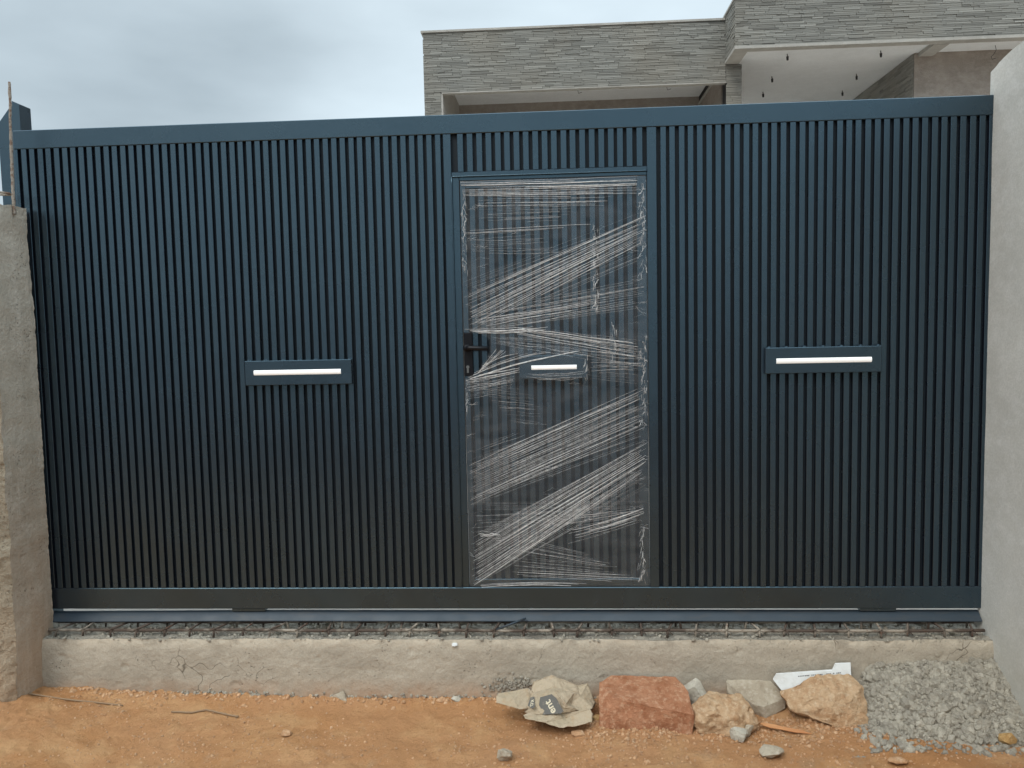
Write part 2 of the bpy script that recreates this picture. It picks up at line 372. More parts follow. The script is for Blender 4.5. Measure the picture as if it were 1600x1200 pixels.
def blob_pts(sx, sy, sz, n, rr, box=0.5):
    out = []
    for i in range(n):
        v = Vector((rr.gauss(0, 1), rr.gauss(0, 1), rr.gauss(0, 1))).normalized()
        m = max(abs(v.x), abs(v.y), abs(v.z)); v = v * ((1 - box) + box / m)
        out.append((v.x * sx / 2, v.y * sy / 2, v.z * sz / 2))
    return out


def rock(px0, px1, ytop, ybot, mat, seed, label, cat='rock', depth=None, n=26, sub=4, amp=0.012, base=None, name='rock', box=0.55, pts=None, rot=0, y=None):
    """a stone whose foot stands on the soil where the survey puts it"""
    rr = random.Random(seed); z0 = -0.425 if base is None else base
    c = P((px0 + px1) / 2, ybot, 2, z0)
    if y is not None: c = P((px0 + px1) / 2, ybot, 1, y)
    w = (P(px1, ybot, 1, c.y) - P(px0, ybot, 1, c.y)).x
    d = depth or w * 0.75
    h = P((px0 + px1) / 2, ytop, 1, c.y + d * 0.45).z - c.z
    P0 = [Vector(p) for p in (pts or blob_pts(1, 1, 1, n, rr, box))]
    pp = [(p.x * w, p.y * d, p.z * h) for p in P0]
    bm = hull(pp, sub, amp, 1.6 / max(w, 0.05), seed, amp * 0.25)
    me = bpy.data.meshes.new(name); bm.to_mesh(me); bm.free(); me.materials.append(M[mat])
    me.polygons.foreach_set('use_smooth', [True] * len(me.polygons))
    at = me.attributes.new('tone', 'FLOAT', 'FACE'); at.data.foreach_set('value', [0.5] * len(me.polygons))
    if len(me.polygons) > 200:
        me.set_sharp_from_angle(angle=radians(38))
    o = link(name, me); o.location = (c.x, c.y + d / 2, c.z + h / 2 - 0.012); o.rotation_euler.z = rot
    return tag(o, label, cat)

# ------------------------------------------------------------------ concrete beam under the gate
beam = empty('concrete_beam', (-0.3, -0.02, -0.42))
tag(beam, 'long raw concrete beam across the gateway beneath the gate track', 'ground beam')
XL, XR = -2.66, 2.03
def lip(x): return -0.112 + 0.010 * noise.noise((x * 3.1, 4, 0)) + 0.006 * noise.noise((x * 14, 1, 0)) + 0.003 * noise.noise((x * 50, 1, 0))
def fdisp(u, v, p):
    e = min(v, 1) ** 6
    d = 0.004 * fbm((p.x, 0, p.z), 5, 5) + 0.0015 * fbm((p.x, 3, p.z), 30, 3)
    hole = max(0, noise.noise((p.x * 16, 9, p.z * 22)) - 0.46) * 0.02
    if abs(p.x + 0.22) < 0.12 and abs(p.z + 0.33) < 0.05: hole += 0.012 * max(0, noise.noise((p.x * 60, 2, p.z * 60)))
    return Vector((0, -d + hole + e * 0.010, (lip(p.x) + 0.112) * v + 0.0))
mb = MB(); grid_face(mb, (XL, -0.115, -0.50), (XR - XL, 0, 0), (0, 0, 0.388), 620, 50, fdisp)
mb.build('beam_face', M['beam'], beam, smooth=True, recalc=False)
def tdisp(u, v, p):
    z = lip(p.x) + 0.112
    w = min(v * 6, 1)
    return Vector((0, 0.010 * (1 - w) * 1.0, z * (1 - w) + w * (0.010 * fbm((p.x, p.y, 1), 22, 5) + 0.008 * noise.noise((p.x * 9, p.y * 14, 2)) - 0.004 + .002 * v) - 0.0))
mb = MB(); grid_face(mb, (XL, -0.115, -0.112), (XR - XL, 0, 0), (0, 0.235, 0), 620, 26, tdisp)
mb.build('beam_top', M['crust'], beam, smooth=True, recalc=False)
mb = MB(); mb.box((XL, -0.06, -0.5), (XR, 0.118, -0.135)); mb.build('beam_core', M['beam'], beam)

def stone_proto(rr, k=10):
    bm = bmesh.new()
    for i in range(k):
        zz = 1 - 2 * (i + .5) / k; an = i * 2.39996 + rr.uniform(-.35, .35); q = math.sqrt(max(0, 1 - zz * zz)); t = rr.uniform(.40, .54)
        bm.verts.new((q * cos(an) * t, q * sin(an) * t, zz * t))
    r = bmesh.ops.convex_hull(bm, input=bm.verts)
    bmesh.ops.delete(bm, geom=[e for e in r['geom_interior'] + r['geom_unused'] if isinstance(e, bmesh.types.BMVert)], context='VERTS')
    bmesh.ops.recalc_face_normals(bm, faces=bm.faces)
    vs = [v.co.copy() for v in bm.verts]; ix = {v: i for i, v in enumerate(bm.verts)}
    fs = [tuple(ix[v] for v in f.verts) for f in bm.faces]; bm.free(); return vs, fs
protos = [stone_proto(random.Random(k), 12 + k % 6) for k in range(14)]
def scatter_stone(mb, loc, size, rr):
    vs, fs = rr.choice(protos)
    m = Matrix.Rotation(rr.uniform(0, 6.28), 3, 'Z') @ Matrix.Rotation(rr.uniform(-.6, .6), 3, 'X')
    s = Vector((size * rr.uniform(.8, 1.3), size * rr.uniform(.7, 1.1), size * rr.uniform(.8, 1.15)))
    mb.add([m @ Vector((v.x * s.x, v.y * s.y, v.z * s.z)) + Vector(loc) for v in vs], fs, rr.random())

rr = random.Random(3); mb = MB()
for i in range(1500):
    x = rr.uniform(-2.6, 2.0); y = rr.uniform(-0.11, 0.11); scatter_stone(mb, (x, y, -0.112 + rr.uniform(-.004, .006) + (0.004 if y > -.06 else -.003)), rr.choice((.005, .007, .009, .013, .02)) * rr.uniform(.8, 1.2), rr)
mb.build('rubble_crumbs', M['gravel'], beam, kind='stuff')
# honeycombed aggregate at the foot of the beam
mb = MB()
for i in range(900):
    t = rr.random()
    if t < .35: x = rr.gauss(-1.75, .16); z = -0.40 + abs(rr.gauss(0, .012))
    elif t < .6: x = rr.gauss(-0.22, .07); z = rr.gauss(-0.335, .02)
    else: x = rr.uniform(-2.5, 1.3); z = -0.400 + abs(rr.gauss(0, .010))
    scatter_stone(mb, (x, -0.117, z), rr.uniform(.006, .018), rr)
mb.build('exposed_aggregate', M['gravel'], beam, kind='stuff')

# ------------------------------------------------------------------ left pillar
pil = empty('concrete_pillar', (-2.78, -0.16, -0.42)); tag(pil, 'raw concrete pillar with crumbling rough front cheek at the left end of the gate', 'pillar')
def xside(z): return -2.562 - 0.022 * max(0, (-z - 0.02) / 0.4) + 0.006 * noise.noise((1, 2, z * 3)) + 0.004 * noise.noise((1, 2, z * 11)) + 0.006 * math.exp(-((z - 1.2) / .3) ** 2)
def rag(z): return .016 * noise.noise((3, 5, z * 5)) + .012 * noise.noise((3, 8, z * 15)) + .006 * noise.noise((3, 8, z * 45)) + .006
def sd_(u, v, p):
    e = 0.006 * fbm((0, p.y, p.z), 26, 3) * (1 if u > .94 or u < .1 else .15)
    return Vector((xside(p.z) + 2.562 - 0.002 * fbm((0, p.y, p.z), 7, 4) - abs(e) * (u > .9), rag(p.z) * (1 - u) ** 6, 0.008 * fbm((p.y, p.z, 3), 14, 3) * (v > .97)))
mb = MB(); grid_face(mb, (-2.562, -0.30, -0.5), (0, 0.28, 0), (0, 0, 2.51), 40, 300, sd_); mb.build('pillar_side', M['pillar'], pil, smooth=True, recalc=False)
def fd_(u, v, p):
    k = 0.014 * fbm((p.x, 0, p.z), 9, 6) + 0.012 * noise.noise((p.x * 5, 1, p.z * 4))
    edge = max(0, u - .8) / .2
    yy = (-abs(k) * 1.2 - 0.004) * min(1, (1 - u) * 12) + rag(p.z) * max(0, (u - .8) / .2) ** 2
    return Vector((edge * (xside(p.z) + 2.562) - 0, yy - 0.01 * (1 - edge) - 0.055 * max(0, -p.z) * (1 - edge), 0))
mb = MB(); grid_face(mb, (-3.0, -0.30, -0.5), (0.438, 0, 0), (0, 0, 2.51), 60, 300, fd_); mb.build('rough_cheek', M['cheek'], pil, smooth=True, recalc=False)
mb = MB(); mb.box((-3.0, -0.285, -0.5), (-2.575, -0.022, 2.004)); mb.build('pillar_core', M['pillar'], pil)

# bar sticking out of the pillar, crusted with cement
rb = empty('bent_rebar', P(22, 322, 1, -0.12)); tag(rb, 'cement crusted steel bar sticking up from the top of the left pillar', 'rebar')
pa = [P(23, 335, 1, -0.12), P(22, 322, 1, -0.12), P(20, 290, 1, -0.12), P(18, 240, 1, -0.12), P(16, 190, 1, -0.12), P(16, 160, 1, -0.12), P(14.5, 128, 1, -0.12)]
pp = []
for a, b in zip(pa[:-1], pa[1:]):
    for k in range(8): pp.append(a.lerp(b, k / 8) + Vector((R.uniform(-.001, .001), 0, 0)))
pp.append(pa[-1]); n_ = len(pp)
MB().tube(pp, [0.0078 * (1 - .25 * (i / n_)) * R.uniform(.85, 1.15) for i in range(n_)], 8, jit=.12).build('upright_bar', M['crusted_bar'], rb, smooth=True)
z_ = P(10, 300, 1, -0.12).z
MB().tube([(-2.86, -0.14, z_ + .03), (-2.70, -0.145, z_ + .012), (-2.60, -0.14, z_ - .004), (-2.568, -0.12, z_ - .008), (-2.574, -0.09, z_ - .008), (-2.62, -0.085, z_ - .006), (-2.86, -0.08, z_ + .008)], .006, 7, jit=.1).build('stirrup_loop', M['crusted_bar'], rb, smooth=True)

# ------------------------------------------------------------------ right wall
wl = MB()
prof = [(0.03, 2.50), (-0.012, 2.512), (-0.035, 2.522), (-0.075, 2.532), (-0.14, 2.545), (-0.24, 2.556), (-0.8, 2.57), (-1.6, 2.575), (-3.2, 2.58)]
nz = 60; vs = []
for j in range(nz + 1):
    t = j / nz
    for (y, zt) in prof:
        z = -0.5 + (zt + 0.5) * t
        vs.append((2.012 + 0.003 * fbm((0, y, z), 2.5, 3) + (0.004 * (1 - (y + .0) / .03) if y > 0 else 0) - 0.0, y if y < 0.02 else 0.03, z))
k = len(prof); fs = [(j * k + i, j * k + i + 1, (j + 1) * k + i + 1, (j + 1) * k + i) for j in range(nz) for i in range(k - 1)]
base_i = len(vs)
for (y, zt) in prof: vs.append((2.05, y, zt + 0.022)); vs.append((2.45, y, zt + 0.022))
tp = nz * k
for i in range(k - 1):
    fs.append((tp + i, tp + i + 1, base_i + 2 * i + 2, base_i + 2 * i)); fs.append((base_i + 2 * i, base_i + 2 * i + 2, base_i + 2 * i + 3, base_i + 2 * i + 1))
wl.add(vs, fs); wl.box((2.03, -3.19, -0.5), (2.44, 0.025, 2.50)); wl.box((2.011, -3.26, -0.5), (2.452, -3.195, 2.602)); wl.box((2.4405, -3.19, -.5), (2.452, 0.03, 2.52))
w = wl.build('plastered_wall', M['plaster'], smooth=True, recalc=False); w.data.set_sharp_from_angle(angle=radians(50))
tag(w, 'smooth grey plastered wall end at the right of the gate', 'wall')

# ------------------------------------------------------------------ gate
gate = empty('sliding_gate', (-0.28, 0, 0)); tag(gate, 'wide dark blue sliding gate of vertical metal slats with a wicket door', 'gate')
GL, GR = -2.622, 2.30
MB().box((GL, 0, 2.303), (GR, .05, 2.392)).build('top_rail', M['gate'], gate, bevel=.003)
MB().box((GL, 0, 0.0), (GR, .05, .107)).build('bottom_rail', M['gate'], gate, bevel=.003)
MB().box((GL, 0, .107), (-2.604, .05, 2.303)).build('stile', M['gate'], gate, bevel=.002)
MB().box((-.511, 0, .107), (-.474, .05, 2.303)).build('stile', M['gate'], gate, bevel=.002)
MB().box((.447, 0, .107), (.492, .05, 2.303)).build('stile', M['gate'], gate, bevel=.002)
MB().box((-.474, 0, 2.103), (.447, .05, 2.124)).build('transom_rail', M['gate'], gate, bevel=.002)
MB().box((-.474, .006, .107), (-.4385, .05, 2.103)).build('door_jamb', M['gate'], gate, bevel=.002)
MB().box((-.4385, .006, 2.084), (.447, .05, 2.103)).build('door_jamb', M['gate'], gate, bevel=.002)
for a, b in (((-.474, -.0005, .11), (-.474, -.0005, 2.103)), ((-.474, -.0005, 2.103), (.447, -.0005, 2.103))):  # thin bead added along the door recess edge to stand in for a bevel highlight
    pts = [Vector(a).lerp(Vector(b), i / 60) for i in range(61)]
    MB().tube(pts, .0032, 6, jit=.2).build('highlight_bead', M['gate'], gate, smooth=True)
MB().box((GL, .021, .107), (-.511, .024, 2.303)).build('backing_sheet', M['backing'], gate)
MB().box((.492, .021, .107), (GR, .024, 2.303)).build('backing_sheet', M['backing'], gate)
MB().box((-.474, .021, 2.124), (.447, .024, 2.303)).build('backing_sheet', M['backing'], gate)

def slats(x0, pitch, count, width, z0, z1, parent, grp, y=0.001):
    """x0 = centre of the first slat"""
    first = MB().box((-width / 2, 0, z0), (width / 2, .020 - y, z1)).build('slat', M['gate'], parent, bevel=.0014)
    for i in range(count):
        o = first if i == 0 else first.copy()
        if i: COL.objects.link(o); o.parent = parent
        o.matrix_parent_inverse = parent.matrix_world.inverted()
        o.location = (x0 + i * pitch + R.uniform(-.0008, .0008), y + R.uniform(-.0006, .0012), 0)
        o.rotation_euler.y = R.uniform(-.0003, .0003)
slats(-.515 - .0416 / 2, -.0416, 50, .0255, .1074, 2.3026, gate, 'left')
slats(.502 + .0425 / 2, .0425, 42, .0262, .1074, 2.3026, gate, 'right')
slats(-.450 + .0443 / 2, .04425, 20, .0275, 2.1244, 2.3026, gate, 'transom')

def light_box(x0, x1, z0, z1, s0, s1, sz, parent, proud=.026, deep=False):
    mb = MB(); mb.box((x0, -proud, z0), (x1, .0, z1))
    b = MB(); b.box((x0, -proud, z0), (x1, -.0005, z1))
    lb = b.build('light_box', M['gate'], parent, bevel=.0025)
    # small weld lumps along the upper edge
    bp = bmesh.new(); bp.from_mesh(lb.data)
    x = x0 + .02
    while x < x1:
        r = bmesh.ops.create_icosphere(bp, subdivisions=1, radius=.0105)
        for v in r['verts']: v.co = Vector((v.co.x * 1.2 + x, v.co.y * .6 - .012, v.co.z * .62 + z1 + .001))
        x += .085 * R.uniform(.93, 1.07)
    bp.to_mesh(lb.data); bp.free(); lb.data.attributes.remove(lb.data.attributes['tone']) if 'tone' in lb.data.attributes else None
    host = parent if deep else lb
    hh = .0122 if not deep else .0105
    MB().tube([(s0, -proud - .0005, sz), (s1, -proud - .0005, sz)], hh, 12, squash=.55).build('light_strip', M['lamp'], host, smooth=False)
    return lb
light_box(-1.510, -.982, 1.127, 1.247, -1.463, -1.034, 1.189, gate)
light_box(.990, 1.522, 1.141, 1.263, 1.039, 1.475, 1.200, gate)
for x in (-1.56, 1.535):
    MB().box((x - .085, .006, -.015), (x + .085, .046, -.0005)).build('wheel_bracket', M['gate'], gate)

door = link('wicket_door', MB().box((-.4355, .0215, .112), (.4445, .0245, 2.081)).build('tmp', M['backing']).data, gate)
bpy.data.objects.remove(bpy.data.objects['tmp'])
dt = 0.002
MB().box((-.4355, dt, .112), (-.409, .021, 2.081)).build('door_stile', M['gate'], door, bevel=.002)
MB().box((.398, dt, .112), (.4440, .021, 2.081)).build('door_stile', M['gate'], door, bevel=.002)
MB().box((-.409, dt, 2.046), (.398, .021, 2.081)).build('door_rail', M['gate'], door, bevel=.002)
MB().box((-.409, dt, .112), (.398, .021, .149)).build('door_rail', M['gate'], door, bevel=.002)
slats(-.401 + .0438 / 2, .0438, 18, .0265, .1494, 2.0456, door, 'door', .003)
light_box(-.170, .157, 1.137, 1.247, -.111, .105, 1.190, door, deep=True)
# handle
MB().box((-.4345, -.009, 1.155), (-.392, .0015, 1.364)).build('handle_plate', M['black'], door, bevel=.003)
MB().tube([(-.4175, -.004, 1.290), (-.4175, -.046, 1.290)], .0165, 14).tube([(-.4175, -.040, 1.291), (-.40, -.046, 1.290), (-.36, -.050, 1.288), (-.312, -.048, 1.286)], [.0125, .012, .011, .010], 10).build('lever', M['black'], door, smooth=True)
MB().tube([(-.4175, -.008, 1.195), (-.4175, -.0115, 1.195)], .014, 16).build('keyhole_rose', M['black'], door)
MB().box((-.4220, -.0135, 1.170), (-.4130, -.0095, 1.190)).tube([(-.4175, -.0095, 1.198), (-.4175, -.0135, 1.198)], .008, 14).build('lock_cylinder', M['steel'], door)

# post behind the gate at the left
post = empty('steel_post', (-2.71, .12, -.1)); tag(post, 'dark blue steel guide post with slanted top behind the left pillar', 'post')
a = [P(0, 183, 1, .10), P(19, 158, 1, .10), P(30.5, 163, 1, .10), P(33.5, 206, 1, .10), P(3.5, 320, 1, .10)]
MB().prism([(-2.773, -.1), (-2.773, 2.455), (a[1].x, a[1].z), (a[1].x, -.1)], .11, .17).build('post_flange', M['gate'], post)
MB().prism([(a[1].x + .001, -.1), (a[1].x + .001, a[1].z), (-2.645, a[2].z), (-2.645, -.1)], .095, .18).build('post_web', M['gate'], post)

# ------------------------------------------------------------------ track
tr = empty('gate_track', (-.28, 0, -.055)); tag(tr, 'blue steel sliding gate track rail running along under the gate', 'gate track')
pr = [(.028, -.0165), (.020, -.017), (.010, -.022), (-.008, -.040), (-.021, -.053), (-.021, -.057), (.05, -.056), (.05, -.052), (.036, -.02)]
mb = MB(); nS = 80
vs = []
for i in range(nS + 1):
    x = -2.64 + i * (2.008 + 2.64) / nS; dz = .0016 * noise.noise((x * 1.1, 5, 0)) + (-.004 * max(0, (-x - 1.6))) 
    for y, z in pr: vs.append((x, y, z + dz))
k = len(pr); fs = [(i * k + j, i * k + (j + 1) % k, (i + 1) * k + (j + 1) % k, (i + 1) * k + j) for i in range(nS) for j in range(k)]
fs += [tuple(range(k)), tuple(nS * k + j for j in range(k - 1, -1, -1))]
mb.add(vs, fs); t_ = mb.build('rail_profile', M['track'], tr, smooth=True); t_.data.set_sharp_from_angle(angle=radians(40))
for px in (535, 718, 862, 1063, 1450, 628, 778, 952, 1165, 1345, 450):
    q = P(px, 975, 1, 0.0); lean = R.uniform(-.012, .012)
    MB().tube([(q.x + lean, -.008, -.05), (q.x, -.004, -.078), (q.x - lean * .5, -.002, -.118)], .0058, 6, jit=.1).build('track_stub', M['rebar'], tr, smooth=True)

# ------------------------------------------------------------------ rebar cage lying in the beam top
cage = empty('rebar_cage', (-.3, -.02, -.11)); tag(cage, 'rusty reinforcing cage half buried along the top of the concrete beam', 'rebar cage')
def wav(y, z, s, x0=-2.58, x1=2.0, r=.0075):
    pts = [(x, y + .006 * noise.noise((x * 1.3, s, 0)), z + .003 * noise.noise((x * 2.2, s, 3))) for x in np.linspace(x0, x1, 90)]
    return MB().tube(pts, r, 7, jit=.08)
wav(-.058, -.087, 1).build('long_bar', M['rebar'], cage, smooth=True)
wav(.040, -.083, 5).build('long_bar', M['rebar'], cage, smooth=True)
wav(.085, -.098, 9, r=.005).build('long_bar', M['rebar'], cage, smooth=True)
x = -2.50; i = 0
while x < 1.98:
    ln = R.uniform(-.03, .05) if x > -1.2 else R.uniform(.03, .08)
    b = R.uniform(-.006, .006)
    MB().tube([(x - ln * .35, -.070, -.118), (x - ln * .3, -.069, -.092), (x - ln * .2, -.062, -.078), (x + ln * .4, -.0, -.072 + b), (x + ln, .046, -.070), (x + ln * 1.05, .052, -.082), (x + ln, .052, -.115)], .0054, 6, jit=.15).build('stirrup', M['rebar'], cage, smooth=True)
    # binding wire knot
    kx = x - ln * .25
    MB().tube([(kx - .012, -.072, -.083), (kx + .004, -.069, -.076), (kx + .010, -.056, -.080), (kx - .004, -.052, -.093), (kx - .010, -.066, -.097), (kx + .012, -.074, -.090), (kx + .02, -.078, -.1)], .0024, 5).build('tie_wire', M['rebar'], cage, smooth=True)
    x += R.uniform(.125, .150); i += 1
a_, b_ = P(772, 985, 1, -.06), P(822, 966, 1, -.03)
MB().tube([a_, b_], .0055, 6, jit=.06).build('stray_rod', M['track'], cage, smooth=True)

# ------------------------------------------------------------------ plastic film on the wicket door
FY = -.0062
wrap = empty('plastic_wrap', (0, FY, 1.1)); tag(wrap, 'clear creased stretch film wrapped over the wicket door', 'plastic film')
hole = [P(*q, 1, FY) for q in ((718, 519), (752, 521), (764, 530), (767, 546), (760, 560), (748, 578), (727, 592), (718, 592))]
def inside(x, z, poly):
    c = False; n = len(poly)
    for i in range(n):
        a, b = poly[i], poly[i - 1]
        if (a.z > z) != (b.z > z) and x < (b.x - a.x) * (z - a.z) / (b.z - a.z) + a.x: c = not c
    return c
BX = (-.175, .162, 1.132, 1.256)
def film_y(x, z):
    y = FY + .0012 * noise.noise((x * 12, 1, z * 24)) + .0010 * noise.noise((x * 60, 3, z * 90))
    dx = max(BX[0] - x, x - BX[1], 0); dz = max(BX[2] - z, z - BX[3], 0); d = math.hypot(dx, dz * 1.5)
    return y - .0245 * max(0, 1 - d / .05) - (.0009 if d == 0 else 0)
gx = np.linspace(-.433, .441, 100); gz = np.linspace(.116, 2.078, 200); mb = MB()
mb.v = [(x, film_y(x, z), z) for z in gz for x in gx]; k = len(gx)
for j in range(len(gz) - 1):
    for i in range(k - 1):
        if not inside((gx[i] + gx[i + 1]) / 2, (gz[j] + gz[j + 1]) / 2, hole): mb.f.append((j * k + i, j * k + i + 1, (j + 1) * k + i + 1, (j + 1) * k + i)); mb.tone.append(.5); mb.mi.append(0)
mb.build('film_sheet', M['film'], wrap, smooth=True, recalc=False)
rr = random.Random(11)
def bundle(mb, la, lb, ra, rb, n, w, bow=0.0, jit=2.0, trim=0.0, cut=True):
    for i in range(n):
        t = (i + rr.uniform(-.45, .45)) / max(n - 1, 1); t2 = t + rr.uniform(-.10, .10)
        a = Vector((la[0] + (lb[0] - la[0]) * t, la[1] + (lb[1] - la[1]) * t)); b = Vector((ra[0] + (rb[0] - ra[0]) * t2, ra[1] + (rb[1] - ra[1]) * t2))
        s0, s1 = rr.uniform(0, trim), 1 - rr.uniform(0, trim)
        if rr.random() < .35:
            if rr.random() < .5: s0 += rr.uniform(0, .4)
            else: s1 -= rr.uniform(0, .4)
        if s1 - s0 < .1: continue
        m = 16; pts = []; rs = []; ph = rr.uniform(0, 50); ww = w * rr.choice((.4, .5, .65, .8, 1.0, 1.5)) ; bb = bow * rr.uniform(.4, 1.3)
        for j in range(m + 1):
            s = s0 + (s1 - s0) * j / m
            q = a.lerp(b, s); q.y += bb * 4 * s * (1 - s) + jit * .6 * noise.noise((s * 4, ph, 0)) + .25 * jit * noise.noise((s * 14, ph, 3))
            v = P(q.x, q.y, 1, FY); v.y = film_y(v.x, v.z) - .0008
            pts.append(v); rs.append(max(.00025, ww * .001 * (.35 + .9 * sin(pi * min(max(j / m, .04), .96)) ** .5 * (.55 + .9 * abs(noise.noise((s * 9, ph, 9)) + .3)))))
        seg = [];sr = []
        for v, r_ in zip(pts, rs):
            if inside(v.x, v.z, hole) and cut or v.x < -.4335 or v.x > .4425:
                if len(seg) > 2: mb.tube(seg, sr, 3, cap=False, squash=.6)
                seg, sr = [], []
            else: seg.append(v); sr.append(r_)
        if len(seg) > 2: mb.tube(seg, sr, 3, cap=False, squash=.6)
A_ = MB(); B_ = MB()
bundle(A_, (719, 284), (724, 306), (996, 275), (994, 304), 13, 1.5, 1, 2)
bundle(B_, (722, 290), (745, 322), (996, 280), (960, 320), 16, .8, 1, 2, .15)
bundle(B_, (742, 316), (748, 348), (950, 314), (905, 340), 13, .6, 1, 2, .3)
bundle(A_, (722, 360), (724, 366), (925, 350), (860, 358), 3, 1.3, 0, 2, .1)
bundle(B_, (722, 370), (735, 395), (870, 360), (900, 392), 9, .7, 1, 4, .3)
bundle(A_, (724, 462), (735, 519), (1009, 336), (1004, 376), 20, 1.1, 0, 1.5, .04)
bundle(B_, (724, 440), (735, 520), (1009, 334), (1009, 400), 26, .6, 0, 2, .1)
bundle(B_, (728, 488), (735, 520), (1009, 438), (1009, 478), 24, .7, 1, 3, .08)
bundle(A_, (740, 500), (745, 518), (930, 470), (1000, 470), 7, .9, 0, 3, .1)
bundle(A_, (728, 515), (750, 521), (860, 508), (850, 516), 5, 1.7, 2, 2)
bundle(A_, (800, 510), (800, 520), (1000, 536), (1008, 560), 8, 1.2, 0, 2, .1)
bundle(B_, (850, 515), (850, 548), (1009, 535), (1009, 575), 16, .7, 0, 3, .2)
bundle(B_, (768, 526), (768, 535), (900, 530), (900, 556), 14, .7, 0, 3, .15)
bundle(A_, (728, 588), (735, 592), (810, 552), (905, 548), 7, 1.6, -5, 2)
bundle(A_, (745, 585), (752, 578), (775, 545), (790, 548), 7, 1.2, 0, 2)
bundle(B_, (728, 590), (728, 622), (815, 574), (800, 608), 17, .8, 1, 3, .1)
bundle(A_, (728, 590), (728, 600), (812, 574), (812, 582), 4, 1.2, 1, 2)
bundle(B_, (818, 582), (822, 590), (918, 578), (915, 590), 9, .6, 3, 3, .2)
bundle(A_, (918, 550), (920, 578), (1009, 560), (1009, 576), 6, 1.0, 0, 3, .1)
bundle(B_, (918, 548), (920, 592), (1009, 545), (1009, 600), 15, .6, 0, 4, .2)
bundle(B_, (730, 600), (800, 660), (830, 612), (860, 665), 14, .5, 0, 3, .2)
bundle(A_, (732, 728), (735, 790), (1009, 604), (1009, 668), 26, .8, 0, 1.5, .05)
bundle(B_, (732, 722), (735, 792), (1009, 602), (1009, 690), 44, .5, 0, 1.5, .08)
bundle(B_, (740, 700), (733, 730), (820, 668), (830, 700), 8, .5, 0, 2, .2)
bundle(A_, (736, 848), (738, 917), (1010, 692), (1010, 735), 24, .95, 0, 1.5, .04)
bundle(A_, (740, 898), (738, 917), (900, 790), (990, 752), 7, 1.1, 0, 1.5, .04)
bundle(B_, (736, 840), (738, 917), (1010, 690), (1010, 760), 46, .5, 0, 1.5, .08)
bundle(B_, (735, 785), (735, 835), (1010, 784), (1010, 802), 22, .5, 1, 2, .25)
bundle(A_, (740, 832), (760, 845), (785, 832), (790, 842), 5, 1.4, 0, 3, .2)
bundle(A_, (890, 828), (890, 842), (1010, 792), (1004, 808), 7, 1.1, 3, 2, .1)
bundle(B_, (860, 800), (880, 850), (1010, 785), (1000, 815), 14, .7, 3, 2, .2)
bundle(B_, (800, 838), (790, 890), (940, 870), (1000, 905), 15, .7, 0, 2, .2)
bundle(A_, (780, 890), (800, 898), (1000, 900), (1008, 910), 5, 1.1, 0, 2, .1)
bundle(A_, (740, 914), (742, 918), (930, 912), (900, 915), 4, 1.2, -3, 1, .1)
# crinkles running down the film
for px, y0, y1 in ((930, 350, 480), (1004, 280, 430), (1005, 520, 660), (1003, 820, 905), (725, 300, 420), (728, 590, 640), (916, 552, 590), (958, 505, 560), (1006, 880, 905)):
    y = y0
    while y < y1:
        x = px + rr.uniform(-4, 4); bundle(B_ if rr.random() < .7 else A_, (x, y), (x + 2, y + 2), (x + rr.uniform(-5, 5), y + rr.uniform(5, 14)), (x + rr.uniform(-5, 5), y + 12), 2, .9, 0, 6); y += rr.uniform(3, 8)
for i in range(70):
    x = rr.choice((rr.uniform(724, 745), rr.uniform(980, 1008), rr.uniform(725, 1000))); y = rr.uniform(290, 900)
    bundle(B_, (x, y), (x, y + 3), (x + rr.uniform(6, 26), y + rr.uniform(-8, 6)), (x + 16, y + 3), 2, .5, rr.uniform(-3, 3), 5)
A_.build('stretch_ridges', M['crease'], wrap, kind='stuff', smooth=True, recalc=False)
B_.build('faint_ridges', M['crease_faint'], wrap, kind='stuff', smooth=True, recalc=False)

# ------------------------------------------------------------------ house behind
house = empty('unfinished_house', (2.4, 7, -.1)); tag(house, 'unfinished flat roofed house clad in thin ledge stone behind the gate', 'house')
YL, YR = 5.6, 5.1
def hp(name, mat, *boxes):
    mb = MB()
    for b in boxes: mb.box(*b)
    return mb.build(name, M[mat], house)
hp('parapet', 'joint', ((-1.475, YL, 4.175), (2.05, YL + .10, 4.86)), ((-1.475, YL, -.1), (-1.295, YL + 1.66, 4.175)), ((-1.475, YL + .16, 4.176), (-1.295, YL + 1.66, 4.60)))
hp('coping', 'render', ((-1.51, YL - .03, 4.862), (2.03, YL + .25, 4.885)))
hp('coping', 'render', ((2.025, YR - .02, 4.907), (7.2, YR + .25, 4.93)), ((2.025, YR + .251, 4.907), (2.25, 9.5, 4.93)))
hp('lintel', 'render', ((-1.284, YL - .012, 4.160), (2.045, YL + .07, 4.1735)))
hp('jamb', 'render', ((-1.2935, YL - .005, -.1), (-1.27, YL + 1.66, 4.1585)), ((-1.2935, YL + .11, 4.159), (-1.27, YL + 1.66, 4.49)))
hp('room_ceiling', 'ceiling', ((-1.27, YL + .105, 4.49), (2.045, YL + 1.66, 4.52)))
hp('room_wall', 'raw', ((-1.27, YL + 1.66, -.1), (2.045, YL + 1.76, 4.56)), ((2.046, YL + .26, -.1), (2.12, YL + 1.76, 4.398)))
hp('roof', 'render', ((-1.475, YL + .142, 4.61), (2.03, 9.5, 4.75)), ((2.19, YR + .13, 4.46), (7.2, 9.5, 4.7)))
hp('column', 'joint', ((2.060, YL, -.1), (2.21, YL + .25, 4.37)))
hp('upper_block', 'joint', ((2.05, YR + .015, 4.40), (7.2, YR + .12, 4.905)), ((2.05, YR + .121, 4.40), (2.17, 9.5, 4.905)))
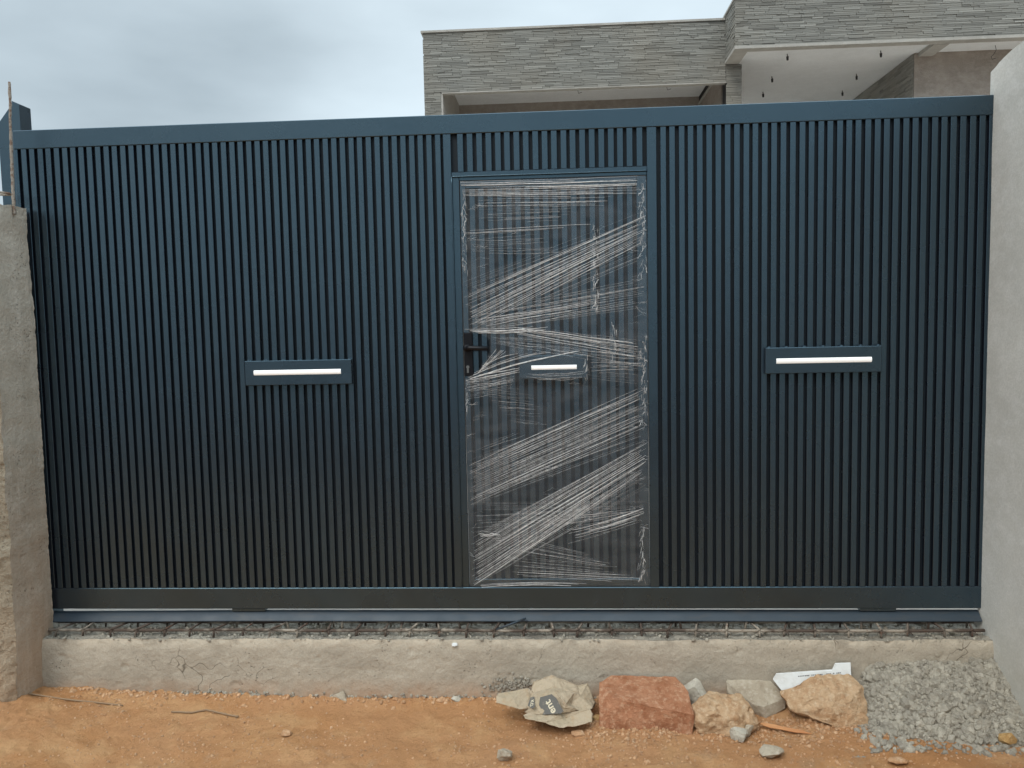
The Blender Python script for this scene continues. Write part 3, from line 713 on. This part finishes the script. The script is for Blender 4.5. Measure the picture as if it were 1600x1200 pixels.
hp('fascia_edge', 'render', ((2.028, YR - .012, 4.368), (7.2, YR + .10, 4.399)), ((2.028, YR + .101, 4.368), (2.19, 9.5, 4.399)))
hp('porch_ceiling', 'ceiling', ((2.19, YR + .121, 4.415), (7.2, 9.5, 4.45)))
hp('porch_beam', 'render', ((4.215, YR + .1205, 4.372), (4.375, YL - .001, 4.414)))
hp('side_wall', 'raw', ((4.175, YL, -.1), (7.2, YL + .15, 4.414)), ((4.175, YL + .151, -.1), (4.32, 9.5, 4.414)))
hp('back_wall', 'raw', ((2.3, 9.5, -.1), (7.2, 9.65, 4.45)))
rs_ = random.Random(5)
def clad(name, org, du, nrm, w, h, row=.0185):
    """thin courses of split stone standing proud of the wall, each strip its own block"""
    mb = MB(); org, du, nrm = Vector(org), Vector(du), Vector(nrm); z = 0
    while z < h - .004:
        rh = min(row * rs_.choice((.75, .9, 1, 1.15, 1.3)), h - z); x = -rs_.uniform(0, .2)
        while x < w:
            ln = rs_.uniform(.08, .34); x0, x1 = max(x, 0), min(x + ln - .004, w)
            if x1 - x0 > .012:
                t = rs_.uniform(.008, .016); a = org + du * x0 + Vector((0, 0, z)); b = org + du * x1 + Vector((0, 0, z)); up = Vector((0, 0, rh - .003)); o = nrm * t
                k = Vector((0, 0, rs_.uniform(-.001, .001)))
                mb.add([a, b, b + up, a + up, a + o + k, b + o - k, b + up + o * .93, a + up + o * .93],
                       [(4, 5, 6, 7), (0, 1, 5, 4), (1, 2, 6, 5), (2, 3, 7, 6), (3, 0, 4, 7)], min(max(rs_.gauss(.5, .17), 0), 1))
            x += ln
        z += rh
    return mb.build(name, M['stone'], house, kind='stuff')
clad('ledge_stones', (-1.49, YL - .002, 4.176), (1, 0, 0), (0, -1, 0), 3.53, .684)
clad('ledge_stones', (-1.49, YL - .002, 3.3), (1, 0, 0), (0, -1, 0), .196, .875)
clad('ledge_stones', (2.045, YL - .002, 3.3), (1, 0, 0), (0, -1, 0), .178, 1.065)
clad('ledge_stones', (2.035, YR + .012, 4.40), (1, 0, 0), (0, -1, 0), 5.1, .505)
clad('ledge_stones', (2.048, YR + .012, 4.40), (0, 1, 0), (-1, 0, 0), .60, .505)
clad('ledge_stones', (4.173, YL + .01, 3.3), (0, 1, 0), (-1, 0, 0), 3.8, 1.11)
for px, py in ((1230, 87), (1376, 82), (1206, 122), (1338, 118), (1192, 146), (1316, 144)):
    q = P(px, py - 2, 2, 4.41)
    MB().tube([(q.x, q.y, 4.414), (q.x + .003, q.y, 4.385)], .005, 6).tube([(q.x + .003, q.y, 4.386), (q.x + .005, q.y, 4.345)], [.015, .012], 8).build('lamp_socket', M['socket'], house)
for px, py, ln in ((1555, 72, .10), (908, 146, .12), (1047, 140, .12), (968, 150, .06)):
    q = P(px, py, 1, 5.45 if px > 1500 else 5.75); zt = 4.414 if px > 1500 else 4.33
    MB().tube([(q.x, q.y, zt), (q.x + .012, q.y, zt - ln * .5), (q.x - .015, q.y, zt - ln), (q.x - .04, q.y, zt - ln * 1.2), (q.x - .03, q.y, zt - ln * 1.5), (q.x + .01, q.y, zt - ln * 1.4)], .003, 5).build('loose_wire', M['socket'], house)

# ------------------------------------------------------------------ gravel pile
def pile_h(x, y):
    u = min(max((x - 1.28) / .22, 0), 1); u = u * u * (3 - 2 * u)
    d = (-y - .09) / (.30 + .06 * min(max((x - 1.3) / .6, 0), 1)); d = min(max(d, 0), 1.3)
    top = -0.215 + .02 * noise.noise((x * 5, 1, 1)) + (.0 if x < 1.9 else .015)
    prof = 1 - d ** 1.25 if d < 1 else 0
    return -.445 + u * (top + .445) * prof + .012 * fbm((x, y, 4), 9, 4) * u
mb = MB(); X_ = np.arange(1.22, 2.04, .01); Y_ = np.arange(-.52, -.085, .01)
vs = [(x, y, pile_h(x, y)) for y in Y_ for x in X_]; k = len(X_)
mb.add(vs, [(j * k + i, j * k + i + 1, (j + 1) * k + i + 1, (j + 1) * k + i) for j in range(len(Y_) - 1) for i in range(k - 1)])
rr = random.Random(21)
for i in range(4300):
    x = rr.uniform(1.30, 2.02); y = rr.uniform(-.50, -.10); h = pile_h(x, y)
    if h < -.432 and rr.random() < .75: continue
    s = rr.choice((.006, .008, .010, .014, .018, .024, .032, .042)) * rr.uniform(.8, 1.25)
    if noise.noise((x * 6, y * 8, 2)) > .12: s *= .6
    scatter_stone(mb, (x, y, max(h, front_h(x, y)) - s * .05 + .004), s, rr)
gp = mb.build('gravel_pile', M['gravel'], kind='stuff', recalc=False)
tag(gp, 'heap of loose grey crushed stone against the plastered wall', 'gravel')

# pebbles strewn in the soil
mb = MB()
for i in range(5200):
    x = rr.uniform(-2.7, 2.2); y = rr.uniform(-.75, -.12)
    dens = .45 + 1.3 * noise.noise((x * 2.2, y * 3, 6)) + (.35 if x > -.2 else 0)
    if rr.random() > dens: continue
    s = rr.choice((.003, .004, .005, .006, .007, .009, .012)) * rr.uniform(.8, 1.3)
    scatter_stone(mb, (x, y, front_h(x, y) + s * .1), s, rr)
for i in range(420):
    x = rr.uniform(.1, 2.1); y = rr.uniform(-.62, -.3); s = rr.uniform(.006, .02) * (1 if rr.random() < .4 else .6); scatter_stone(mb, (x, y, front_h(x, y) + s * .1), s, rr)
for i in range(380):
    x = rr.uniform(-2.5, 1.3); y = -.118 - abs(rr.gauss(0, .03)); s = rr.uniform(.007, .026); scatter_stone(mb, (x, y, front_h(x, y)), s, rr)
for i in range(900):
    x = rr.uniform(.12, 1.45); y = rr.gauss(-.33, .07); s = rr.uniform(.006, .02); scatter_stone(mb, (x, y, front_h(x, y) + s * .1), s, rr)
pb = mb.build('soil_pebbles', M['pebble'], kind='stuff'); tag(pb, 'small ochre pebbles and clods strewn over the orange soil', 'pebbles')

# ------------------------------------------------------------------ rocks
BOX = [(-.5, -.40, -.5), (.46, -.5, -.5), (.5, .4, -.5), (-.46, .5, -.5), (-.5, -.20, .26), (-.48, .2, .44), (-.34, .40, .5), (-.36, -.36, .40), (.46, -.5, .08), (.49, .0, .34), (.38, .42, .44), (.0, .45, .48), (.05, -.44, .26), (.5, -.45, .02)]
rock(939, 1086, 1070, 1143, 'red_rock', 2, 'big reddish brown block of stone beside the torn cement bag', depth=.25, amp=.012, pts=BOX, sub=5)
TAN = [(-.5, -.1, .05), (-.38, -.35, .42), (-.2, .2, .5), (.28, .2, .48), (.42, -.2, .35), (.5, 0, .0), (.46, -.35, -.3), (-.42, -.4, -.42), (.1, -.5, -.5), (.4, .3, -.5), (-.4, .4, -.5), (-.05, -.5, .1), (.2, -.48, .12)]
rock(1086, 1190, 1084, 1147, 'tan_rock', 4, 'rough pitted tan rock right of the reddish block', depth=.18, amp=.030, sub=5, pts=TAN)
GRY = [(-.5, .1, .28), (-.3, .4, .5), (.14, .45, .5), (.5, -.2, -.02), (.48, -.25, -.3), (.1, -.5, -.5), (.06, -.5, -.12), (-.1, -.4, -.1), (-.4, .5, -.5), (.45, .5, -.5), (-.2, -.1, -.5), (-.48, 0, 0)]
rock(1142, 1234, 1053, 1122, 'grey_rock', 6, 'grey angular rock leaning on the beam behind the pitted tan rock', depth=.19, amp=.006, pts=GRY)
BIG = [(-.5, 0, .14), (-.12, .1, .5), (.38, .2, .5), (.49, -.05, .36), (.5, -.2, .0), (.47, -.3, -.38), (.18, -.5, -.48), (-.1, -.46, -.34), (-.42, -.3, -.1), (-.3, .5, -.5), (.4, .5, -.5), (.05, -.2, .4), (.3, -.35, .15), (-.15, -.32, .18)]
rock(1231, 1362, 1057, 1136, 'tan_rock', 9, 'large pale tan boulder in front of the white board scrap', depth=.21, amp=.026, sub=5, pts=BIG)
rock(1316, 1362, 1108, 1138, 'tan_rock', 12, 'small tan lump at the foot of the large tan boulder', depth=.08, amp=.008)
rock(1060, 1112, 1056, 1120, 'pale_rock', 14, 'small pale grey concrete chunk behind the reddish block', depth=.07, amp=.003, sub=3, y=-.20, rot=-.3, pts=[(-.5, 0, .12), (.06, .1, .5), (.2, .1, .42), (.5, 0, -.02), (.4, 0, -.5), (-.3, 0, -.5), (-.42, -.5, .08), (.05, -.5, .38), (.42, -.5, -.05), (.2, -.5, -.5), (-.3, -.5, -.5), (.1, .5, .1)])
rock(1567, 1594, 1141, 1166, 'yellow_rock', 15, 'rounded yellowish stone at the foot of the gravel heap', depth=.06, amp=.003, box=.2, sub=3)
rock(356, 386, 1098, 1121, 'dull_rock', 17, 'dusty brown stone at the foot of the beam below the left light box', depth=.06, amp=.006, sub=3, y=-.15)
rock(514, 552, 1077, 1105, 'grey_rock', 18, 'pointed pale stone leaning against the beam left of centre', depth=.05, amp=.005, sub=3, n=12, box=.3, name='stone', cat='stone', y=-.15)
rock(702, 722, 1084, 1104, 'pale_rock', 20, 'small pointed grey stone against the beam left of the cement bag', depth=.04, amp=.003, sub=3, n=10, box=.1, name='stone', cat='stone', y=-.15)
rock(436, 454, 1137, 1150, 'pebble', 22, 'lone round pebble on bare orange soil at left', depth=.04, amp=.002, sub=2, box=.2, name='stone', cat='stone')
rock(925, 957, 1114, 1132, 'yellow_rock', 23, 'pair sized yellowish lump between the cement bag and the reddish block', depth=.04, amp=.006, sub=3, name='stone', cat='stone')
rock(1140, 1172, 1134, 1158, 'pale_rock', 25, 'pale broken stone below the pitted tan rock', depth=.05, amp=.005, sub=3, n=12, name='stone', cat='stone')
rock(1160, 1180, 1128, 1150, 'grey_rock', 26, 'thin upright flake of stone at the right foot of the pitted tan rock', depth=.03, amp=.004, sub=3, n=10, name='stone', cat='stone')
rock(1190, 1230, 1164, 1184, 'grey_rock', 28, 'flat greyish stone on the soil in front of the rocks', depth=.07, amp=.005, sub=3, name='stone', cat='stone')
rock(1390, 1424, 1180, 1192, 'pebble', 30, 'larger rounded pink pebble near the bottom edge right of centre', depth=.04, amp=.002, sub=2, box=.2, name='stone', cat='stone')
rock(775, 800, 1166, 1190, 'grey_rock', 31, 'grey dusty lump on the soil near the bottom edge at centre', depth=.05, amp=.005, sub=3, name='stone', cat='stone')
rock(892, 915, 1138, 1150, 'pebble', 33, 'ochre stone just below the crumpled cement bag', depth=.04, amp=.003, sub=2, name='stone', cat='stone')
rock(705, 715, 1001, 1008, 'board', 34, 'tiny white stone on the beam face under the left edge of the door', depth=.02, amp=.001, sub=2, y=-.125, name='stone', cat='stone')
rock(1515, 1552, 1139, 1148, 'grey_rock', 36, 'long flat pale flake lying at the front of the gravel heap', depth=.03, amp=.002, sub=2, name='stone', cat='stone')

# splinter of wood
c = P(1225, 1143, 2, -.425)
sp = MB().prism([(-.10, .004), (-.06, -.012), (-.02, -.010), (.05, -.014), (.12, -.004), (.085, .004), (.09, .008), (.0, .009), (-.04, .014), (-.09, .013)], 0, .007, axis=2).build('wood_splinter', M['wood'], bevel=.002)
sp.location = (c.x, c.y + .01, c.z + .006); sp.rotation_euler = (0.15, .05, -.25); tag(sp, 'thin orange brown wood splinter lying below the large tan boulder', 'wood splinter')

# wires on the soil
def soil_wire(pts, r, label, mat='twine'):
    q = []
    for px, py in pts:
        zz = -.41
        for _ in range(12): v = P(px, py, 2, zz); v.y = max(min(v.y, -.118), -1.2); zz = .5 * zz + .5 * front_h(v.x, v.y)
        v.z = front_h(v.x, v.y) + r * 1.4; q.append(v)
    qq = []
    for a, b in zip(q[:-1], q[1:]):
        for k in range(6): qq.append(a.lerp(b, k / 6) + Vector((0, R.uniform(-.001, .001), R.uniform(-.001, .001))))
    o = MB().tube(qq + [q[-1]], r, 6, jit=.15).build('wire', M[mat], smooth=True); return tag(o, label, 'wire')
soil_wire([(-20, 1078), (15, 1080), (55, 1087), (100, 1094), (150, 1099), (192, 1104)], .004, 'long brown wire lying on the soil at the foot of the left pillar')
soil_wire([(268, 1114), (300, 1115), (322, 1111), (345, 1116), (372, 1122)], .0045, 'short grey twisted wire in the crust at the left foot of the beam')

# ------------------------------------------------------------------ white board scrap
bd = empty('board_scrap', P(1275, 1083, 1, -.20)); tag(bd, 'torn white board scrap with a line of print leaning behind the large tan boulder', 'board scrap')
def slope_y(py): return -.20 + .06 * (1083 - py) / 46
o2 = [P(x, y, 1, slope_y(y)) for x, y in ((1208, 1062), (1213, 1054), (1300, 1048), (1305, 1038), (1329, 1037), (1330, 1057), (1290, 1068), (1238, 1100))]
mb = MB(); n = len(o2); bk = Vector((.002, .008, .003))
mb.add(o2 + [v + bk for v in o2], [tuple(range(n)), tuple(range(2 * n - 1, n - 1, -1))] + [(i, (i + 1) % n, (i + 1) % n + n, i + n) for i in range(n)])
mb.build('board', M['board'], bd)
mb = MB()
for i in range(26):
    x = 1247 + i * 2.6; y = 1057.5 - (x - 1247) * .085
    if R.random() < .15: continue
    a, b, c_, d = [P(x + dx, y + dy, 1, slope_y(y) - .0012) for dx, dy in ((0, 0), (R.uniform(1.2, 2.2), -.15), (2, -1.6), (0, -1.4))]
    mb.add([a, b, c_, d], [(0, 1, 2, 3)])
mb.build('printed_line', M['ink'], bd, kind='stuff', recalc=False)

# ------------------------------------------------------------------ crumpled cement bag
bag = empty('cement_bag', P(850, 1125, 2, -.425)); tag(bag, 'crumpled torn paper cement bag with grey print lying by the beam', 'cement bag')
def sheet(name, pts, tris, mat=None, sub=3, amp=.004, thick=.002):
    """crumpled paper: hand laid creases, finer facets between them"""
    bm = bmesh.new(); vv = [bm.verts.new(P(x, y, 1, d)) for x, y, d in pts]
    for t in tris:
        try: bm.faces.new([vv[i] for i in t])
        except ValueError: pass
    bmesh.ops.triangulate(bm, faces=bm.faces)
    for k in range(sub): bmesh.ops.subdivide_edges(bm, edges=bm.edges, cuts=1, use_grid_fill=True)
    bmesh.ops.recalc_face_normals(bm, faces=bm.faces); bm.normal_update()
    for v in bm.verts:
        q = v.co * 16; c1 = noise.voronoi(q)[0]; v.co += v.normal * (amp * ((c1[1] - c1[0]) * 1.2 - .4) + amp * .4 * noise.noise(v.co * 55))
    me = bpy.data.meshes.new(name); bm.to_mesh(me); bm.free(); me.materials.append(M[mat or 'paper'])
    me.polygons.foreach_set('use_smooth', [True] * len(me.polygons)); me.set_sharp_from_angle(angle=radians(22))
    o = link(name, me, bag)
    md = o.modifiers.new('thick', 'SOLIDIFY'); md.thickness = thick; return o
# body (front shell, from beam side to camera side)
bp_ = [(818, 1112, -.30), (829, 1082, -.24), (833, 1066, -.20), (862, 1055, -.18), (903, 1072, -.20), (918, 1068, -.19), (930, 1098, -.24), (925, 1107, -.30),
       (905, 1110, -.33), (880, 1114, -.35), (846, 1117, -.36), (823, 1114, -.34), (843, 1085, -.30), (868, 1081, -.31), (884, 1100, -.35), (864, 1074, -.25), (898, 1082, -.27), (893, 1101, -.30), (907, 1086, -.26),
       (835, 1100, -.335)]
sheet('bag_body', bp_, [(1, 2, 15, 12), (2, 3, 15), (3, 4, 15), (4, 16, 15), (12, 15, 13), (13, 15, 16, 14), (16, 17, 14), (12, 13, 14, 9, 10, 19), (1, 12, 19), (0, 1, 19, 11), (19, 10, 11), (14, 17, 8, 9), (4, 18, 16), (16, 18, 17), (4, 5, 18), (5, 6, 18), (18, 6, 7, 17), (17, 7, 8)], sub=4, amp=.007)
sheet('bag_body', [(833, 1066, -.20), (862, 1055, -.18), (903, 1072, -.20), (918, 1068, -.19), (930, 1100, -.20), (925, 1110, -.17), (860, 1118, -.14), (822, 1110, -.15)], [(0, 1, 6, 7), (1, 2, 6), (2, 3, 4, 5, 6)], sub=3, amp=.006)
sheet('bag_flap', [(775, 1088, -.28), (779, 1083, -.25), (826, 1075, -.24), (835, 1082, -.24), (826, 1107, -.31), (812, 1108, -.33), (776, 1098, -.31), (800, 1092, -.30)], [(0, 1, 7), (1, 2, 7), (2, 3, 4, 7), (4, 5, 7), (5, 6, 7), (6, 0, 7)], sub=4, amp=.005)
sheet('bag_flap', [(818, 1116, -.36), (835, 1112, -.33), (880, 1114, -.34), (922, 1108, -.32), (926, 1116, -.34), (925, 1129, -.37), (905, 1134, -.39), (874, 1138, -.41), (850, 1130, -.40), (820, 1124, -.39), (885, 1122, -.345)], [(0, 1, 9), (1, 8, 9), (1, 2, 10, 8), (2, 3, 10), (3, 4, 5, 10), (5, 6, 10), (6, 7, 8, 10)], sub=4, amp=.009)
# grey print panels with what can be read of the lettering
def depth_on(tri, x, y):
    """camera ray through (x,y) onto the plane of three surveyed points"""
    a, b, c = [P(*t[:2], 1, t[2]) for t in tri]; nn = (b - a).cross(c - a); r = Vector(A @ np.array([x - 800, y - 600, F])); o = Vector(CAM)
    return o + r * ((a - o).dot(nn) / r.dot(nn))
tri = [(843, 1085, -.30), (868, 1081, -.31), (864, 1116, -.357)]
def patch(name, poly, tri, off, mat, parent):
    vs = [depth_on(tri, *q) + Vector((0, -off, off * .3)) for q in poly]; n = len(vs)
    bm = bmesh.new(); f = bm.faces.new([bm.verts.new(v) for v in vs]); bmesh.ops.triangulate(bm, faces=[f])
    for k in range(3): bmesh.ops.subdivide_edges(bm, edges=bm.edges, cuts=1, use_grid_fill=True)
    me = bpy.data.meshes.new(name); bm.to_mesh(me); bm.free(); me.materials.append(M[mat]); o = link(name, me, parent)
    md = o.modifiers.new('thick', 'SOLIDIFY'); md.thickness = .0008; return o
p1 = patch('print_panel', [(844, 1089), (862, 1084), (869, 1090), (880, 1110), (877, 1114), (848, 1116), (842, 1104)], tri, .0095, 'print', bag)
tri2 = [(829, 1082, -.25), (843, 1085, -.30), (835, 1100, -.335)]
p2 = patch('print_panel', [(829, 1089), (835, 1088), (836, 1104), (832, 1107), (825, 1102)], tri2, .0085, 'print', bag)
def lettering(txt, tri, x, y, size, ang, off, parent):
    cu = bpy.data.curves.new('lettering', 'FONT'); cu.body = txt; cu.size = size; cu.extrude = .0003; cu.align_x = 'CENTER'; cu.align_y = 'CENTER'; cu.offset = size * .02
    ob = bpy.data.objects.new('lettering', cu); COL.objects.link(ob); dg = bpy.context.evaluated_depsgraph_get()
    me = bpy.data.meshes.new_from_object(ob.evaluated_get(dg)); bpy.data.objects.remove(ob)
    c = depth_on(tri, x, y); ex = depth_on(tri, x + 5, y) - c; ey = depth_on(tri, x, y - 5) - c
    ex.normalize(); nz = ex.cross(ey).normalized(); ey = nz.cross(ex)
    mt = Matrix((ex, ey, nz)).transposed().to_4x4(); mt.translation = c + Vector((0, -off, off * .3))
    me.transform(mt @ Matrix.Rotation(ang, 4, 'Z')); me.materials.clear(); me.materials.append(M['letter']); return link('lettering', me, parent)
lettering('ent', tri, 860, 1104, .046, radians(120), .0112, p1)
lettering('KG', tri2, 831, 1098, .026, radians(-70), .0104, p2)
